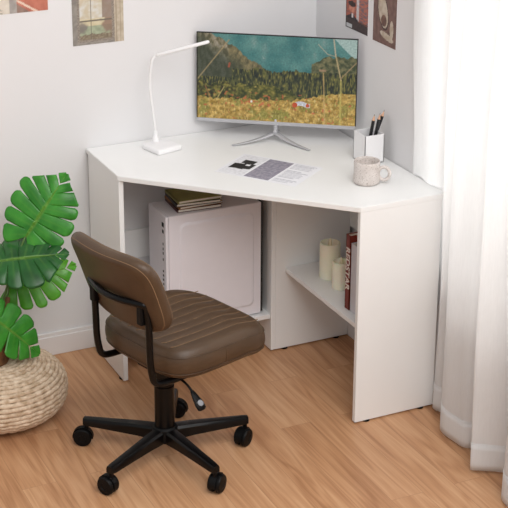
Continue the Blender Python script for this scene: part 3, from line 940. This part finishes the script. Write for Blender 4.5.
# ------------------------------------------------------------------ woven pouf
pf = thing('woven_pouf', 'round woven natural straw pouf on the floor under the potted plant', 'pouf', (-1.322, -.352, 0))
bm = bmesh.new()
R0, Hh = .207, .200
prof = []   # outline (r,z) from bottom centre to top centre, used as a rail for rope coils
for i in range(200):
    t = i/199*PI
    n = 2.45
    c_, s_ = math.sin(t), -math.cos(t)
    q = 1/((abs(c_)**n+abs(s_)**n)**(1/n))
    prof.append((R0*c_*q, Hh/2+Hh/2*s_*q))
# resample by arc length so that coils touch
L_ = [0]
for a_, b_ in zip(prof, prof[1:]): L_.append(L_[-1]+math.hypot(b_[0]-a_[0], b_[1]-a_[1]))
def at(s):
    for i in range(len(L_)-1):
        if L_[i+1] >= s:
            t = (s-L_[i])/max(1e-9, L_[i+1]-L_[i]); return (prof[i][0]+(prof[i+1][0]-prof[i][0])*t, prof[i][1]+(prof[i+1][1]-prof[i][1])*t)
    return prof[-1]
ncoil = 34; cw = (L_[-1])/ncoil; pts = []
tot = ncoil
s = .10
ang = 0
while s < L_[-1]-.004:
    r_, z_ = at(s); pts.append(V((r_*math.cos(ang), r_*math.sin(ang), max(z_, .0085)))); 
    st = 2*PI/100; ang += st; s += cw*st/(2*PI)
# braided rope: radius pulses along its length
rad = [cw*.56*(1+.20*math.sin(i*2*PI/3.13)) + .0004*math.sin(i*1.7) for i in range(len(pts))]
tube(bm, pts, rad, seg=7)
obj('rope_coil', bm, 'rope', pf, smooth=True)
obj('inner_cushion', lathe(bmesh.new(), [(max(0, r_-.008), min(max(z_, .010), Hh-.006)) for r_, z_ in prof[::5]+[prof[-1]]], 48), 'rope', pf, smooth=True)

# ------------------------------------------------------------------ monstera plant
pot_c = V((-1.352, -.364, .2062))
pl = thing('monstera_plant', 'green monstera plant in a brown fibre pot standing on the woven pouf', 'plant', pot_c)
bm = bmesh.new()
pr = [(0, 0)]
for k in range(15):
    z_ = .10*k/14; pr.append((.052+.010*k/14+.0022*(k % 2), z_))
pr += [(.056, .10), (.054, .085), (0, .085)]
obj('pot', lathe(bm, pr, 40), 'coir', pl, smooth=True)
obj('soil', lathe(bmesh.new(), [(0, .088), (.030, .091), (.0535, .088), (.05, .0855), (0, .0855)], 24), 'soil', pl, smooth=True)
bm = bmesh.new()
tube(bm, [V((.030, .015, .085)), V((.045, .018, .13)), V((.062, .022, .17)), V((.070, .025, .20))], [.010, .012, .011, .008], seg=10)
obj('woody_stem', bm, 'coir', pl, smooth=True)

def leaf(name, base, tip, face, half_w, material, lobes=7, droop=.05, curl=.12, slit0=.34, gap=.30, fold=.10, cut=1.0):
    """split monstera leaf: base and tip in world space, face = direction its upper side looks"""
    base, tip, face = V(base), V(tip), V(face).normalized()
    yv = (tip-base); Ln = yv.length; yv.normalize(); xv = yv.cross(face).normalized(); zv = xv.cross(yv)
    bm = bmesh.new(); lay = bm.verts.layers.float_color.new('Col')
    nu, nv = 8, 12
    def width(u):   # heart-shaped outline
        return half_w*(math.sin(PI*min(1, (u*.86+.14)))**.62)*(1.0-.25*u)
    rg = random.Random(name)
    for sd in (-1, 1):
        edges = [(-.02)+(1.0+.02)*(k/lobes)**1.06 for k in range(lobes+1)]
        edges = [e_+(rg.uniform(-.02, .02) if 0 < i_ < lobes else 0) for i_, e_ in enumerate(edges)]
        for k in range(lobes):
            gk = rg.uniform(.6, 1.5); ln_k = rg.uniform(.93, 1.05)
            u0, u1 = edges[k], edges[k+1]; grid = []
            for i in range(nu+1):
                t = i/nu; row = []
                for j in range(nv+1):
                    v = j/nv
                    g_ = gap*gk*sstep(slit0, 1, v)**.8 if k not in (lobes-1,) else gap*cut*sstep(slit0, 1, v)*.6
                    tt = .5+(t-.5)*(1-g_*(1.0 if 0 < k else .8))
                    if k == lobes-1 and t > .5: tt = .5+(t-.5)
                    u = u0+(u1-u0)*tt
                    um = max(u, 0)
                    ang = math.radians(118-86*(um**.75))      # side veins: back-swept at the base, forward at the tip
                    if u < .06: ang = math.radians(118+22*(1-max(u, -.02)/.06)*.8)
                    w_ = width(um)*(1-.13*abs(2*t-1)**3.5*sstep(.3, 1, v))*(ln_k if k < lobes-1 else 1)
                    w_ = min(w_, max(0, 1.03*Ln-um*Ln)/(max(.05, math.cos(ang))+.42*Ln/half_w*math.sin(ang)))
                    x = sd*v*w_*math.sin(ang)
                    y = um*Ln*(.97 if k < lobes-1 else 1)+v*w_*math.cos(ang)
                    z = -droop*(y/Ln)**2*Ln*2-curl*(abs(x)**2)/half_w + fold*abs(x)*math.exp(-abs(x)/half_w*2)
                    z += .004*math.sin(t*PI)*v + .003*math.sin(k*1.9+v*4)*v
                    vert = bm.verts.new(base+xv*x+yv*y+zv*z)
                    vein = .75 if j == 0 else (.22*(1-v) if i == nu//2 else 0.0)
                    vert[lay] = (vein, vein, vein, 1); row.append(vert)
                grid.append(row)
            for i in range(nu):
                for j in range(nv):
                    bm.faces.new((grid[i][j], grid[i+1][j], grid[i+1][j+1], grid[i][j+1]))
    bmesh.ops.remove_doubles(bm, verts=bm.verts[:], dist=.0004)
    bm.transform(Matrix.Translation(-pot_c))
    o = obj('leaf', bm, material, pl, smooth=True)
    s_ = o.modifiers.new('thick', 'SOLIDIFY'); s_.thickness = .0007; s_.offset = 0
    return o
cam_dir = V((-.40, -.86, .32))
leaf('A', (-1.200, -.30, .588), (-1.062, -.305, .782), cam_dir+V((0, 0, .1)), .132, 'leaf', lobes=7, gap=.12, slit0=.42)
leaf('B', (-1.303, -.33, .532), (-1.095, -.400, .560), V((-.16, -.50, .85)), .120, 'leafdark', lobes=6, gap=.03, slit0=.6, curl=.30)
leaf('C', (-1.255, -.250, .405), (-1.040, -.305, .462), V((-.34, -.84, .42)), .112, 'leafbright', lobes=7, gap=.17, slit0=.25)
leaf('D', (-1.362, -.41, .388), (-1.203, -.44, .235), V((-.1, -.70, .70)), .095, 'leaf', lobes=5, gap=.10, slit0=.25, droop=.06)
leaf('E', (-1.46, -.40, .52), (-1.63, -.47, .56), V((.1, -.5, .85)), .10, 'leaf', lobes=7, gap=.10)
stalks = [[(-1.335, -.36, .29), (-1.30, -.345, .40), (-1.255, -.325, .50), (-1.203, -.30, .590)],
          [(-1.345, -.37, .29), (-1.335, -.36, .40), (-1.31, -.33, .48), (-1.303, -.33, .532)],
          [(-1.335, -.35, .29), (-1.31, -.325, .35), (-1.270, -.295, .395), (-1.255, -.250, .405)],
          [(-1.355, -.38, .29), (-1.375, -.39, .34), (-1.375, -.40, .385), (-1.362, -.41, .388)],
          [(-1.365, -.37, .29), (-1.39, -.375, .40), (-1.42, -.385, .50), (-1.46, -.40, .52)]]
for st in stalks:
    pp = smooth_path([V(p)-pot_c for p in st], 6)
    obj('leaf_stalk', tube(bmesh.new(), pp, [.0048-.0022*i/len(pp) for i in range(len(pp))], seg=8), 'stem', pl, smooth=True)

# ------------------------------------------------------------------ light
W = bpy.data.worlds.new('world'); S.world = W; W.use_nodes = True
bg = W.node_tree.nodes['Background']; bg.inputs[0].default_value = (1, .985, .975, 1); bg.inputs[1].default_value = .50
def area(name, loc, rot, sx, sy, power, col=(1, 1, 1)):
    l = bpy.data.lights.new(name, 'AREA'); l.shape = 'RECTANGLE'; l.size = sx; l.size_y = sy; l.energy = power; l.color = col
    o = bpy.data.objects.new(name, l); COL.objects.link(o); o.location = loc; o.rotation_euler = rot
    return o
area('window_daylight', (.45, -2.1, 1.5), (0, PI/2, 0), 1.8, 3.0, 60, (1, .99, .97))
area('overhead_soft_key', (-.7, -3.6, 3.3), (math.radians(38), 0, math.radians(8)), 3.4, 2.6, 142, (1, .985, .97))  # added soft key above the room, stands in for ceiling bounce

# ------------------------------------------------------------------ camera
cam = bpy.data.cameras.new('camera'); co = bpy.data.objects.new('camera', cam); COL.objects.link(co); S.camera = co
yaw, pitch, roll = 1.13587, -.32783, -.0001
f = V((math.cos(pitch)*math.cos(yaw), math.cos(pitch)*math.sin(yaw), math.sin(pitch)))
r = V((math.sin(yaw), -math.cos(yaw), 0)); u = r.cross(f)
mw = Matrix(((r.x, u.x, -f.x, 0), (r.y, u.y, -f.y, 0), (r.z, u.z, -f.z, 0), (0, 0, 0, 1)))
co.matrix_world = Matrix.Translation((-2.48411456, -4.66049447, 2.42402588)) @ mw
cam.sensor_width = 36; cam.lens = 1508.72/508*36
cam.shift_x = 18.35/508; cam.shift_y = -107.84/508
cam.clip_end = 50

S.view_settings.view_transform = 'Standard'; S.view_settings.look = 'None'
S.view_settings.exposure = .08; S.view_settings.gamma = 1; S.view_settings.use_curve_mapping = False
